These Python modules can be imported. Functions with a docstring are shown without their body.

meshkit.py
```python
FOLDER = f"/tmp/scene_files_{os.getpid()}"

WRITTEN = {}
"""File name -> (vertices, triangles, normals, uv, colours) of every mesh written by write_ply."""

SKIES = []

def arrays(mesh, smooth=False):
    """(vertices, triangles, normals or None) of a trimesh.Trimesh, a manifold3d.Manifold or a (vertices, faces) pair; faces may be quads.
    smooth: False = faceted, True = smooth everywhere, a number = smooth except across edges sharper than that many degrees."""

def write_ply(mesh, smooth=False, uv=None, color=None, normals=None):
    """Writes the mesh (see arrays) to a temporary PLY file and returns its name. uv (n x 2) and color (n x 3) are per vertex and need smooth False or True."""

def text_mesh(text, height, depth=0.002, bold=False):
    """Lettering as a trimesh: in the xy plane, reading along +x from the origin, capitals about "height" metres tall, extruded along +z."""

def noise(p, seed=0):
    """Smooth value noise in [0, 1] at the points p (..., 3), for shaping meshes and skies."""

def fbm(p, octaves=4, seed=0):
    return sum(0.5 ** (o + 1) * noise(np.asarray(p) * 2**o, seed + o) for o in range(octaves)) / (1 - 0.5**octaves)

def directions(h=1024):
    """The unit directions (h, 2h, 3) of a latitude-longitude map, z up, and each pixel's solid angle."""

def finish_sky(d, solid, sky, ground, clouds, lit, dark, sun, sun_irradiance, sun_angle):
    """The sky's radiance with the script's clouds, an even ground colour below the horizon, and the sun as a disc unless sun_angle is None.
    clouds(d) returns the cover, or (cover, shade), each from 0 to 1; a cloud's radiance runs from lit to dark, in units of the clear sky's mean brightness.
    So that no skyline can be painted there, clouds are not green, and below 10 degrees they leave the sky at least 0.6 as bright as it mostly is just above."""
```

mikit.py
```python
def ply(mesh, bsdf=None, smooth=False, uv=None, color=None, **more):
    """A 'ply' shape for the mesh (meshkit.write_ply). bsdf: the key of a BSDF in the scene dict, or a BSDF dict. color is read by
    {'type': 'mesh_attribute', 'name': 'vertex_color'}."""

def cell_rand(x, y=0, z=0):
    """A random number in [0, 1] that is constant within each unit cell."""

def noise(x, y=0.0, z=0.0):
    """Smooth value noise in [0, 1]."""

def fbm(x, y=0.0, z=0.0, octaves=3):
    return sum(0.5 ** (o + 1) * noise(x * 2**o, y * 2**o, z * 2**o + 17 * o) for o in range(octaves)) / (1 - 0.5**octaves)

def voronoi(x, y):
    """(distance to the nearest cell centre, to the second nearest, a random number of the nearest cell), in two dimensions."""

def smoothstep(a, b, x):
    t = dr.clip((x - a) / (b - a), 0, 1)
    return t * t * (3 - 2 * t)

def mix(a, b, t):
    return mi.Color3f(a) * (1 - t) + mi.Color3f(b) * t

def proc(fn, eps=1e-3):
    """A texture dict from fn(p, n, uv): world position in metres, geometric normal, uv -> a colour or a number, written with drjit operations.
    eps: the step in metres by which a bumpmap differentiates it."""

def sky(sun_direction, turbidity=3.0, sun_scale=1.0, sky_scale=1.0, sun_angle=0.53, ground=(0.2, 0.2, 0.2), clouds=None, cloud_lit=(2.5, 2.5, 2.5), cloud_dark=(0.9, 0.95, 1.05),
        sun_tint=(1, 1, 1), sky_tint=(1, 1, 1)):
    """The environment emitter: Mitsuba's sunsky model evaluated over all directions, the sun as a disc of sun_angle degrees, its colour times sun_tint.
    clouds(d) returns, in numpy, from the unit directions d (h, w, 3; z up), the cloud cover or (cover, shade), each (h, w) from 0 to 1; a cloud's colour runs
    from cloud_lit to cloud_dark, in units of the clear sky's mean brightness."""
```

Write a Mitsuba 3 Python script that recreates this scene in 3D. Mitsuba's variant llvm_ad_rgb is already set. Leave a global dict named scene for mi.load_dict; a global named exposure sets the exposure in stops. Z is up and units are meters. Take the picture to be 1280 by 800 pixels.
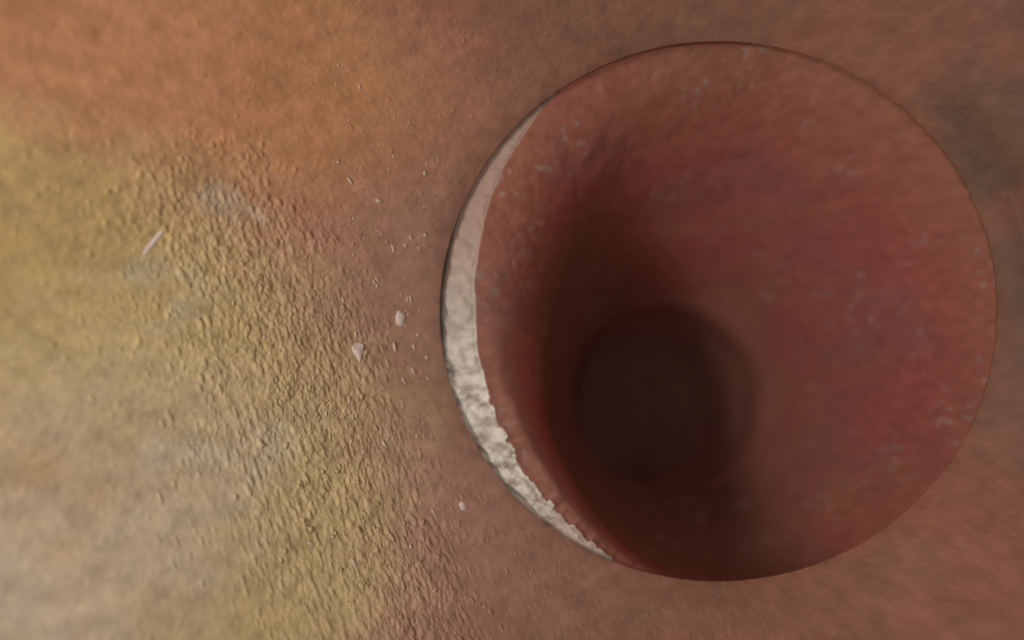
import math
import numpy as np, trimesh, drjit as dr, mitsuba as mi
import mikit, meshkit
from mikit import noise, fbm, smoothstep, mix

# ---------------------------------------------------------------- camera, lamps, exposure
R = 0.05                      # bore radius of the nearest opening (100 mm drain); all work below is in bores
exposure = 0.20
T = mi.ScalarTransform4f
scene, labels = {}, {}
CAM = np.array([-0.357, -2.549, -0.032])
YAW, PITCH, FOV = 8.0, 0.0, 75.0
_a, _b = math.radians(YAW), math.radians(PITCH)
FWD = np.array([-math.sin(_a) * math.cos(_b), math.cos(_a) * math.cos(_b), math.sin(_b)])
scene['camera'] = {'type': 'thinlens', 'fov': FOV, 'fov_axis': 'x', 'aperture_radius': 0.042 * R, 'focus_distance': 2.33 * R,
                   'near_clip': 0.002, 'far_clip': 10.0,
                   'to_world': T().look_at(origin=(CAM * R).tolist(), target=((CAM + FWD) * R).tolist(), up=[0, 0, 1])}
# the inspection probe's own white lamps, beside and a little behind its lens, plus a weak fill lamp added to lift the dark bore
LAMP_POWER = 15.5
for key, (dx, dy, dz), w, rad, look in [
        ('probe_lamp', (-2.14, -0.75, 0.08), 1.08, 0.36, 'large round white lamp of the inspection probe far left of the lens'),
        ('probe_lamp_001', (-1.95, -0.75, -0.62), 0.12, 0.30, 'lower round white lamp of the inspection probe left of the lens'),
        ('probe_lamp_002', (-0.06, -0.10, 0.14), 0.30, 0.06, 'tiny weak white fill lamp added right beside the lens to lift the dark bore')]:
    c = CAM + np.array([dx, dy, dz])
    aim = np.array([-0.2, 0.0, -0.20]) if rad > 0.1 else np.array([0.1, 2.0, -0.4])
    scene[key] = {'type': 'disk', 'to_world': T().look_at(origin=(c * R).tolist(), target=(aim * R).tolist(), up=[0, 0, 1]) @ T().scale(rad * R),
                  'emitter': {'type': 'area', 'radiance': {'type': 'rgb', 'value': [LAMP_POWER * w * v * 0.311 / rad ** 2 for v in (1.0, 0.96, 0.90)]}}}
    labels[key] = {'label': look, 'category': 'lamp'}

# ---------------------------------------------------------------- materials
def pos(p):                   # world position in bores
    return p.x / R, p.y / R, p.z / R

def blob(x, z, cx, cz, rx, rz, soft=0.6):
    d = dr.sqrt(dr.square((x - cx) / rx) + dr.square((z - cz) / rz))
    return 1 - smoothstep(1 - soft, 1 + soft, d)

SPOTS = [(-1.63, -0.50, 0.10), (-1.56, 0.33, 0.07), (-1.42, -0.48, 0.10), (-1.80, -0.70, 0.18), (-1.80, 0.10, 0.09)]
def socket_color(p, n, uv):
    x, y, z = pos(p)
    wx = x + 0.35 * (fbm(x * 3, y * 3, z * 3) - 0.5) + 0.22 * (fbm(x * 16, y * 16, z * 16) - 0.5)
    wz = z + 0.35 * (fbm(x * 3 + 9, y * 3, z * 3) - 0.5) + 0.22 * (fbm(x * 16, y * 16 + 5, z * 16) - 0.5)
    big = fbm(x * 2.2 + 3, y * 2.2, z * 2.2, 4)
    fine = fbm(x * 22, y * 22, z * 22, 4)
    c = mix((0.30, 0.135, 0.088), (0.235, 0.125, 0.083), smoothstep(0.35, 0.65, big))          # bare red brown ware
    # ring of cleaner pinkish ware left of the opening
    c = mix(c, (0.40, 0.225, 0.165), blob(wx, wz, -1.05, -0.25, 0.75, 0.95))
    # orange rust bloom, upper left
    c = mix(c, (0.49, 0.23, 0.11), blob(wx, wz, -1.62, 0.85, 0.62, 0.55))
    # ochre scale, left and lower left
    c = mix(c, (0.50, 0.38, 0.175), blob(wx, wz, -1.80, -0.12, 0.42, 0.46, 0.85))
    c = mix(c, (0.475, 0.36, 0.18), blob(wx, wz, -1.42, -0.75, 0.36, 0.55))
    c = mix(c, (0.46, 0.33, 0.12), 0.6 * blob(wx, wz, -2.0, 0.22, 0.25, 0.30))
    # grey beige lime, lower left corner
    lime = blob(wx, wz, -1.85, -0.62, 0.34, 0.42) * smoothstep(0.3, 0.6, big + 0.1)
    c = mix(c, (0.52, 0.42, 0.29), 0.8 * lime)
    for cx, cz, r in SPOTS:
        c = mix(c, (0.47, 0.42, 0.33), blob(wx, wz, cx, cz, r, r * 0.8, 1.0) * smoothstep(0.3, 0.65, fbm(x * 9, y * 9, z * 9 + 2, 3)) * 0.5)
    # darker brown on the right: fall-off of the light put into the colour
    c = mix(c, (0.215, 0.105, 0.070), 0.85 * smoothstep(0.4, 1.1, wx - 0.35 * dr.maximum(-wz, 0)))
    c = mix(c, (0.17, 0.105, 0.06), 0.6 * blob(dr.atan2(z, x), dr.sqrt(x * x + z * z), 0.38, 1.10 + 0.12 * (fbm(x * 5, z * 5, 4.0) - 0.5), 0.42, 0.10, 0.8))  # wider olive brown shade round the crevice, painted in as well
    # shade of the crevice beside the opening, painted in at the upper right
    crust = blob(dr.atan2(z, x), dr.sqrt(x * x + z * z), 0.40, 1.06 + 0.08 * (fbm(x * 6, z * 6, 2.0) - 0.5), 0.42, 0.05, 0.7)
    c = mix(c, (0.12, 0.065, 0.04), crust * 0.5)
    # rust blush at the right border
    c = mix(c, (0.34, 0.13, 0.085), 0.6 * smoothstep(0.45, 0.62, fbm(x * 3 + 5, y * 3 + 5, z * 3, 3)) * smoothstep(-0.3, 0.4, x))
    return c * (0.72 + 0.56 * fine)

def inner_color(p, n, uv):
    x, y, z = pos(p)
    big = fbm(x * 2.0 + 1, y * 1.6, z * 2.0, 4)
    fine = fbm(x * 26, y * 20, z * 26, 4)
    c = mix((0.48, 0.150, 0.125), (0.47, 0.195, 0.13), smoothstep(0.35, 0.68, big))
    c = mix(c, (0.38, 0.15, 0.15), smoothstep(0.45, 0.75, fbm(x * 2.6 + 11, y * 2, z * 2.6, 3)) * 0.6)
    c = mix(c, (0.225, 0.125, 0.092), 0.8 * smoothstep(0.50, -0.10, x + 0.6 * (z + 0.4) + 0.5 * (big - 0.5)) * smoothstep(0.25, 0.8, y))      # shade of the bore painted as brown on the low left side
    silt = smoothstep(0.85, 0.15, y + 0.5 * (big - 0.5)) * smoothstep(0.1, 0.8, z * 0.8 + 0.8 * x)      # silt film washed in round the mouth
    c = mix(c, (0.47, 0.235, 0.15), silt * 0.85)
    c = mix(c, (0.50, 0.26, 0.195), 0.8 * smoothstep(0.32, 0.06, y + 0.25 * (big - 0.5)) * smoothstep(0.1, -0.5, x) * smoothstep(0.55, 0.1, z))     # worn pinkish mouth on the left
    spk = smoothstep(0.66, 0.76, noise(x * 34, y * 30, z * 34)) * smoothstep(0.5, 0.65, fbm(x * 4, y * 4, z * 4 + 3))
    c = mix(c, (0.50, 0.36, 0.32), spk * 0.6)
    return c * (0.75 + 0.5 * fine)

def edge_color(p, n, uv):
    x, y, z = pos(p)
    a = fbm(x * 18, y * 18, z * 30, 4)
    c = mix((0.47, 0.40, 0.34), (0.62, 0.56, 0.48), smoothstep(0.3, 0.7, a))
    c = mix(c, (0.44, 0.285, 0.225), smoothstep(-0.15, 0.45, z + 0.3 * (a - 0.5)) * 0.9)
    c = mix(c, (0.76, 0.72, 0.64), smoothstep(0.0, -0.35, z) * smoothstep(0.35, 0.6, a))
    return mix(c, (0.46, 0.31, 0.25), smoothstep(-0.62, -0.92, z) * 0.6)

def bump_fine(p, n, uv):
    x, y, z = pos(p)
    return fbm(x * 60, y * 60, z * 60, 3)

def mat(key, fn, rough, spec=0.4, bump=0.0004):
    b = {'type': 'principled', 'base_color': mikit.proc(fn), 'roughness': rough, 'specular': spec}
    if bump:
        b = {'type': 'bumpmap', 'arbitrary': mikit.proc(bump_fine, eps=0.00015), 'scale': bump, 'bsdf': b}
    scene[key] = {'type': 'twosided', 'bsdf': b}
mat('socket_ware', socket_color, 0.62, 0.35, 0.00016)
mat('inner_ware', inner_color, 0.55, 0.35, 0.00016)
def far_color(p, n, uv):
    x, y, z = pos(p)
    t = fbm(x * 5, y * 5, z * 5, 4)
    return mix(mix((0.34, 0.115, 0.095), (0.30, 0.125, 0.09), t), mix((0.56, 0.24, 0.185), (0.50, 0.25, 0.18), t), smoothstep(2.2, 2.7, y + 0.4 * (t - 0.5)))  # darker mouth, paler depth: brightness of the bend put into the colour
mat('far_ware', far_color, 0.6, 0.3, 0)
mat('broken_edge', edge_color, 0.7, 0.3, 0.0004)
for key, col, ro in (('grit_ochre', (0.50, 0.36, 0.17), 0.5), ('grit_brown', (0.44, 0.24, 0.13), 0.5), ('grit_pale', (0.50, 0.37, 0.27), 0.45), ('lime_white', (0.62, 0.50, 0.45), 0.55)):
    scene[key] = {'type': 'twosided', 'bsdf': {'type': 'principled', 'base_color': {'type': 'rgb', 'value': list(col)}, 'roughness': ro, 'specular': 0.45}}

# ---------------------------------------------------------------- shape helpers
def grid_mesh(P, closed=True):
    """P: (rows, columns, 3); columns run round the bore."""
    n, m = P.shape[:2]
    j = np.arange(m if closed else m - 1)
    i, j = np.meshgrid(np.arange(n - 1), j, indexing='ij')
    k = (j + 1) % m
    q = np.stack([i * m + j, i * m + k, (i + 1) * m + k, (i + 1) * m + j], -1).reshape(-1, 4)
    return (P.reshape(-1, 3) * R, q)

def part(key, mesh, bsdf, smooth=True, label=None, kind=None):
    scene[key] = mikit.ply(mesh, bsdf, smooth=smooth)
    if label or kind:
        labels.setdefault(key, {})
        if label: labels[key]['label'] = label
        if kind: labels[key]['kind'] = kind

# ---------------------------------------------------------------- nearest piece: a flared socket
# profile: distance along the wall s -> (radius, depth towards the camera)
S = np.linspace(0, 6.0, 3001)
PHI = np.radians(np.interp(S, [0, 0.05, 0.12, 0.5, 1.2, 2.2, 3.5, 6], [36, 44, 51, 50, 42, 26, 8, 4]))
RAD = 1 + np.concatenate([[0], np.cumsum(np.sin(PHI[:-1]) * np.diff(S))])
DEP = -np.concatenate([[0], np.cumsum(np.cos(PHI[:-1]) * np.diff(S))])

def grain_mask(x, z):
    """where the crusted band lies on the socket wall (front view, in bores)"""
    d = x - np.interp(z, [-1.4, -1.06, -0.63, -0.31, 0.0, 0.36, 0.7], [-0.70, -0.98, -1.22, -1.34, -1.42, -1.53, -1.62])
    m = np.exp(-(d / np.where(d < 0, 0.22, 0.15)) ** 2)
    return m * np.clip((0.62 - z) / 0.5, 0, 1)

_rg = np.random.default_rng(11)
def uvy(P):
    return np.stack([(P[..., 0] * 0.42 - P[..., 2] * 0.91) * 0.32, P[..., 0] * 0.91 + P[..., 2] * 0.42, P[..., 1]], -1)
def make_sites(n):
    out = []
    while sum(len(o) for o in out) < n:
        a, q = _rg.uniform(np.radians(110), np.radians(300), 20000), _rg.uniform(0.05, 1.9, 20000)
        r, d = np.interp(q, S, RAD), np.interp(q, S, DEP)
        p = np.stack([r * np.cos(a), d, r * np.sin(a)], -1)
        clump = np.clip(2.4 * meshkit.fbm(p * 7, 2, 51) - 0.7, 0.05, 1)
        keep = _rg.random(20000) < r / 3 * (0.017 + grain_mask(p[:, 0], p[:, 2])) * clump
        out.append(p[keep])
    return np.concatenate(out)[:n]
from scipy.spatial import cKDTree
SITES = make_sites(24000)
SRAD = 0.0038 + 0.0070 * _rg.random(len(SITES)) ** 3
SRAD *= 0.55 + 0.45 * np.clip(3 * grain_mask(SITES[:, 0], SITES[:, 2]), 0, 1)
SHGT = SRAD * _rg.uniform(0.2, 0.6, len(SITES))
TREE = cKDTree(uvy(SITES))
def grains(P):
    """height of the crust's single grains, each a rounded cap of its own size"""
    q = uvy(P).reshape(-1, 3)
    dist, idx = TREE.query(q, k=4, distance_upper_bound=0.017)
    ok = np.isfinite(dist)
    idx = np.where(ok, idx, 0)
    h = np.where(ok, SHGT[idx] * np.clip(1 - (np.where(ok, dist, 1) / SRAD[idx]) ** 2, 0, None) ** 0.8, 0).max(1)
    return h.reshape(P.shape[:-1])

def relief(P):
    """height of the socket's surface above its plain profile"""
    x, y, z = P[..., 0], P[..., 1], P[..., 2]
    h = 0.030 * (meshkit.fbm(P * 2.3 + 5, 2, 1) - 0.5) + 0.006 * (meshkit.fbm(P * 9, 3, 4) - 0.5)
    # crust: single grains on a finely rough bed, drawn out along the flow
    u, v = x * 0.42 - z * 0.91, x * 0.91 + z * 0.42
    m = grain_mask(x, z)
    g2 = meshkit.fbm(np.stack([u * 45, v * 85, y * 60], -1), 2, 12)
    h += (0.16 + 0.9 * m) * 0.009 * (g2 - 0.5) + 0.010 * m * (meshkit.fbm(np.stack([u * 9, v * 20, y * 16], -1), 2, 13) - 0.5)
    h += grains(P)
    # dark crevice outside the rim at the upper right
    ang, rad = np.arctan2(z, x), np.hypot(x, z)
    c = np.exp(-((ang - 0.36) / 0.48) ** 2) * np.exp(-((rad - 1.065 - 0.03 * (meshkit.fbm(P * 6, 2, 3) - 0.5)) / 0.055) ** 2)
    return h - 0.022 * c

def socket_point(th, s):
    r, d = np.interp(s, S, RAD), np.interp(s, S, DEP)
    p = np.stack([r * np.cos(th), d, r * np.sin(th)], -1)
    phi = np.interp(s, S, PHI)
    nr, nd = -np.cos(phi), -np.sin(phi)                          # towards the axis and the camera
    n = np.stack([nr * np.cos(th), nd, nr * np.sin(th)], -1)
    return p, n

def socket_surface(th, s):
    p, n = socket_point(th, s)
    fade = np.clip(s / 0.10, 0.12, 1)[..., None]
    return p + n * relief(p)[..., None] * fade, n

def dense_angles(n, lo, hi, share):
    a = np.linspace(lo, hi, int(n * share), endpoint=False)
    b = np.linspace(hi, lo + 2 * np.pi, n - len(a), endpoint=False)
    return np.concatenate([a, b])
th = dense_angles(1600, np.radians(130), np.radians(280), 0.78)
s = np.concatenate([np.linspace(0, 0.15, 40), np.linspace(0.15, 1.9, 500)[1:], np.linspace(1.9, 6.0, 70)[1:]])
TH, SS = np.meshgrid(th, s)
P, _ = socket_surface(TH, SS)
# the rim turns over a small round and runs back to the socket's rear face
rim0 = P[0]
wear = 1 + 1.2 * np.clip(meshkit.fbm(np.stack([np.cos(th) * 5, np.sin(th) * 5, 0 * th], -1), 4, 61) - 0.4, 0, 1)[:, None]
er = np.stack([np.cos(th), 0 * th, np.sin(th)], -1)
back = []
for k in range(1, 10):
    a = (k / 9) * np.pi * 0.5
    back.append(rim0 + er * wear * (0.014 * (1 - np.cos(a))) + np.array([0, 1, 0]) * wear * 0.014 * np.sin(a))
back.append(rim0 + er * 1.15 + wear * np.array([0, 0.014, 0]))
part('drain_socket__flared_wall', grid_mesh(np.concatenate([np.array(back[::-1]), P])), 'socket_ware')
labels['drain_socket'] = {'label': 'flared yellow and rust brown crusted drain wall surrounding the round opening', 'category': 'drain pipe'}
# short closing collar behind, which shuts the gap between the two pieces
ct = np.linspace(0, 2 * np.pi, 240, endpoint=False)
cr = [(1.70, 0.03), (1.70, 0.15), (1.70, 0.80), (1.58, 0.86)]
C = np.array([[[r * np.cos(t), y, r * np.sin(t)] for t in ct] for r, y in cr]) + np.array([0.28, 0, 0.02])
part('drain_socket__rear_collar', grid_mesh(C), 'inner_ware', 30)

# ---------------------------------------------------------------- second piece: displaced red brown pipe with a broken pale end
LX, LZ, RI, WT, LY = 0.262, 0.052, 1.125, 0.122, 0.036
t2 = np.linspace(0, 2 * np.pi, 1100, endpoint=False)
def chip(t):                                                      # ragged loss along the inner edge
    q = np.stack([np.cos(t) * 14, np.sin(t) * 14, 0 * t], -1)
    low = np.clip((np.sin(t) * -1 - 0.1) / 0.6, 0, 1)             # worse towards the bottom
    st = np.floor(t * 36 + 3 * meshkit.noise(q, 5))
    step = meshkit.noise(np.stack([st * 7.31, st * 0 + 0.5, st * 0], -1), 6)
    return 0.012 * meshkit.fbm(q, 3, 2) + low * (0.045 * step + 0.012 * meshkit.fbm(q * 3, 2, 8))
RING = 2.1                                                        # depth of the next joint
def bore(y):                                                      # centre and radius of the tapering, sagging, left-turning bore
    k = y / RING
    c = np.array([LX - 0.17 * k ** 1.2, LY + y, LZ - 0.58 * k ** 0.9])
    return c, RI - 0.47 * k ** 1.15
rows_ = np.concatenate([np.linspace(0.0, 0.4, 24), np.linspace(0.4, RING, 120)[1:]])
Pw = []
for y in rows_:
    c, rb = bore(y)
    f = math.exp(-(y / 0.05) ** 2)
    r = rb + chip(t2) * f + 0.25 * (1 - math.exp(-y / 0.40)) * math.exp(-(y / 1.7) ** 2) * np.clip(-np.sin(t2 - 0.05), 0, 1) - 0.19 * (1 - math.exp(-y / 0.24)) * np.clip(0.22 - np.cos(t2 - 0.1), 0, 1.05) * math.exp(-(y / 1.05) ** 2)
    p = np.stack([c[0] + r * np.cos(t2), np.full_like(t2, c[1]), c[2] + r * np.sin(t2)], -1)
    d = 0.05 * (meshkit.fbm(p * 1.7 + 3, 3, 21) - 0.5) + 0.012 * (meshkit.fbm(p * 8, 3, 22) - 0.5) + 0.005 * (meshkit.fbm(p * 26, 2, 23) - 0.5)
    e = np.stack([np.cos(t2), 0 * t2, np.sin(t2)], -1)
    Pw.append(p + e * (d * (1 - 0.8 * f))[:, None])
Pw = np.array(Pw)
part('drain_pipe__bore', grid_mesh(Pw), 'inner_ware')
# the end face: ridged, its outer arris slightly rounded
inner = Pw[0]
ro = RI + WT + 0.010 * (meshkit.fbm(np.stack([np.cos(t2) * 9, np.sin(t2) * 9, 0 * t2], -1), 3, 31) - 0.5)
outer = np.stack([LX - 0.026 + ro * np.cos(t2), np.full_like(t2, LY), LZ - 0.070 + ro * np.sin(t2)], -1)
F = []
for k, w in enumerate(np.linspace(0, 1, 22)):
    p = inner * (1 - w) + outer * w
    rel = 0.060 * (meshkit.fbm(np.stack([p[:, 0] * 16 + p[:, 2] * 26, p[:, 2] * 7 - p[:, 0] * 9, 0 * t2], -1), 3, 33) - 0.5) + 0.012 * (meshkit.fbm(p * 60, 2, 34) - 0.5)
    arris = 0.02 * (max(0, (w - 0.86) / 0.14) ** 2 + max(0, (0.10 - w) / 0.10) ** 2)
    p = p.copy()
    p[:, 1] += rel * np.interp(p[:, 2], [-0.4, 0.4], [1.0, 0.35]) * min(1, 6 * w, 6 * (1 - w) + 0.3) + arris
    F.append(p)
F[0] = inner.copy()
for y, grow in ((0.10, 1.0), (0.25, 1.15), (0.9, 1.30)):
    q = np.stack([LX + grow * (outer[:, 0] - LX), np.full_like(t2, LY + y), LZ + grow * (outer[:, 2] - LZ)], -1)
    F.append(q)
part('drain_pipe__end_face', grid_mesh(np.array(F)), 'broken_edge', 40, 'pale chipped crescent of the pipe end left of the opening')
labels['drain_pipe'] = {'label': 'dark red brown pipe beyond the opening, shifted sideways with pale end face', 'category': 'drain pipe'}

# ---------------------------------------------------------------- third piece: far pipe, set off to the lower left, bending away
t3 = np.linspace(0, 2 * np.pi, 360, endpoint=False)
FC, FRB = bore(RING)
FR = FRB - 0.02
P3 = []
ring3 = [(FR + 0.17, -0.04), (FR + 0.10, -0.02), (FR + 0.055, 0.02), (FR + 0.02, 0.08), (FR, 0.17)]
ang3 = np.concatenate([[0] * len(ring3), np.linspace(0, 1.9, 90)[1:]])
BR, BD = 1.5, np.array([-0.80, 0, -0.60])                         # bend radius and the way it turns
for k, g in enumerate(ang3):
    r, y = ring3[k] if k < len(ring3) else (FR, 0.17)
    c = FC + np.array([-0.085, 0.0, -0.085]) + BD * BR * (1 - math.cos(g)) + np.array([0, y + BR * math.sin(g), 0])
    ax = np.array([0, math.cos(g), 0]) + BD * math.sin(g)
    u = np.cross(ax, [BD[2], 0, -BD[0]]); w = np.array([BD[2], 0, -BD[0]])
    p0 = np.cos(t3)[:, None] * u + np.sin(t3)[:, None] * w
    p = c + r * p0
    P3.append(p + p0 * (0.07 * (meshkit.fbm(p * 3, 4, 41) - 0.5))[:, None])
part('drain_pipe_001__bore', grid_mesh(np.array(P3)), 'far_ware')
labels['drain_pipe_001'] = {'label': 'farthest dark pipe with faint reddish rim, deep inside the red pipe', 'category': 'drain pipe'}
pl = P3[-1]
cap = np.concatenate([pl, pl.mean(0)[None]]) * R
part('drain_pipe_001__end_stop', (cap, np.stack([np.arange(360), (np.arange(360) + 1) % 360, np.full(360, 360)], 1)), 'far_ware', False)

# ---------------------------------------------------------------- loose and grown pieces on the socket wall
rng = np.random.default_rng(7)
RIGHT = np.array([math.cos(_a), math.sin(_a), 0.0]); UP = np.cross(RIGHT, FWD); FPX = 640 / math.tan(math.radians(FOV / 2))
def at(px, py):
    """the point (angle, s) of the socket wall under a pixel of the photograph"""
    d = FWD + RIGHT * (px - 640) / FPX - UP * (py - 400) / FPX
    k = np.linspace(0.3, 4, 6000)
    q = CAM + k[:, None] * d
    rad = np.hypot(q[:, 0], q[:, 2])
    wall = np.interp(-q[:, 1], -DEP, RAD)
    i = int(np.argmax(rad >= wall))
    return math.atan2(q[i, 2], q[i, 0]), float(np.interp(rad[i], RAD, S))

def lump(seed, sub=1, flat=0.6, long=1.0, jag=0.3):
    m = trimesh.creation.icosphere(subdivisions=sub)
    v = np.array(m.vertices)
    v = v * (1 + jag * (meshkit.noise(v * 1.6 + seed * 3.7, seed)[:, None] - 0.5) * 2)
    v[:, 0] *= long; v[:, 2] *= flat
    return v, np.array(m.faces)

def frame(th, s, turn):
    """rotation with x along the grain direction in the wall, z out of the wall"""
    p, n = socket_surface(np.array(th), np.array(s))
    n = n / np.linalg.norm(n)
    a = np.array([0.42 * math.cos(turn) - 0.91 * math.sin(turn), 0, -0.91 * math.cos(turn) - 0.42 * math.sin(turn)])
    a -= n * (a @ n); a /= np.linalg.norm(a)
    return p, np.stack([a, np.cross(n, a), n], 1)

def scatter(key, bsdf, pts, sizes, longs, label, cat):
    protos = [lump(k, 1, 0.8, 1.0, 0.45) for k in range(8)]
    V, F_, o = [], [], 0
    for (a, s_), sz, lo in zip(pts, sizes, longs):
        p, M = frame(a, s_, rng.normal(0, 0.35))
        v, f = protos[rng.integers(8)]
        v = v * np.array([sz * lo, sz, sz])
        V.append(p + M[:, 2] * 0.25 * sz + v @ M.T); F_.append(f + o); o += len(v)
    scene[key] = mikit.ply((np.concatenate(V) * R, np.concatenate(F_)), bsdf, smooth=True)
    labels[key] = {'label': label, 'category': cat, 'kind': 'stuff'}

def sample(n, fn):
    out = []
    while len(out) < n:
        a, s_ = rng.uniform(np.radians(110), np.radians(300)), rng.uniform(0.06, 2.2)
        p, _ = socket_point(np.array(a), np.array(s_))
        if rng.random() < fn(p[0], p[2]): out.append((a, s_))
    return out
n1 = 350
scatter('ochre_grit', 'socket_ware', sample(n1, lambda x, z: float(grain_mask(x, z)) * (0.2 + 0.8 * (z < -0.3))), 0.003 + 0.006 * rng.random(n1) ** 3, rng.uniform(1.0, 2.0, n1),
        'ochre crust of loose small grains in a band across the left wall', 'grit')
n3 = 90
scatter('pale_grit', 'grit_pale', sample(n3, lambda x, z: math.exp(-((x + 1.15) / 0.16) ** 2 - ((z - 0.0) / 0.7) ** 2)), 0.0025 + 0.005 * rng.random(n3) ** 2, rng.uniform(1, 3.2, n3),
        'scattered pale shiny grains between the crusted band and the opening', 'grit')

def flake(key, px, py, w, l, turn, label, bsdf='lime_white', tri=False, seed=3):
    a, s_ = at(px, py)
    p, M = frame(a, s_, turn)
    v, f = lump(seed, 3, 0.35, 1.0, 0.25)
    v = v.copy()
    if tri: v[:, 1] *= np.clip(0.75 - 0.65 * v[:, 0], 0.12, 1.4)
    v = np.sign(v) * np.abs(v) ** 0.85 * np.array([l, w, min(w, l) * 1.1])
    v += 0.10 * w * (meshkit.fbm(v / w * 2.5 + seed, 2, seed)[:, None] - 0.5)
    scene[key] = mikit.ply(((p + v @ M.T) * R, f), bsdf, smooth=True)
    labels[key] = {'label': label, 'category': 'flake'}
flake('lime_flake', 448, 441, 0.024, 0.036, 0.25, 'pinkish white triangular flake on the wall, larger of the two left of opening', tri=True)
flake('lime_flake_001', 501, 398, 0.019, 0.028, 0.45, 'small oval pinkish white flake, nearest to the opening on its left', seed=5)
flake('lime_flake_002', 192, 303, 0.008, 0.045, 1.25, 'thin pale sliver lying on the ochre wall at far left', seed=6)
flake('lime_flake_003', 578, 632, 0.012, 0.016, 0.3, 'tiny pale bead below the crescent of the pipe end', seed=8)
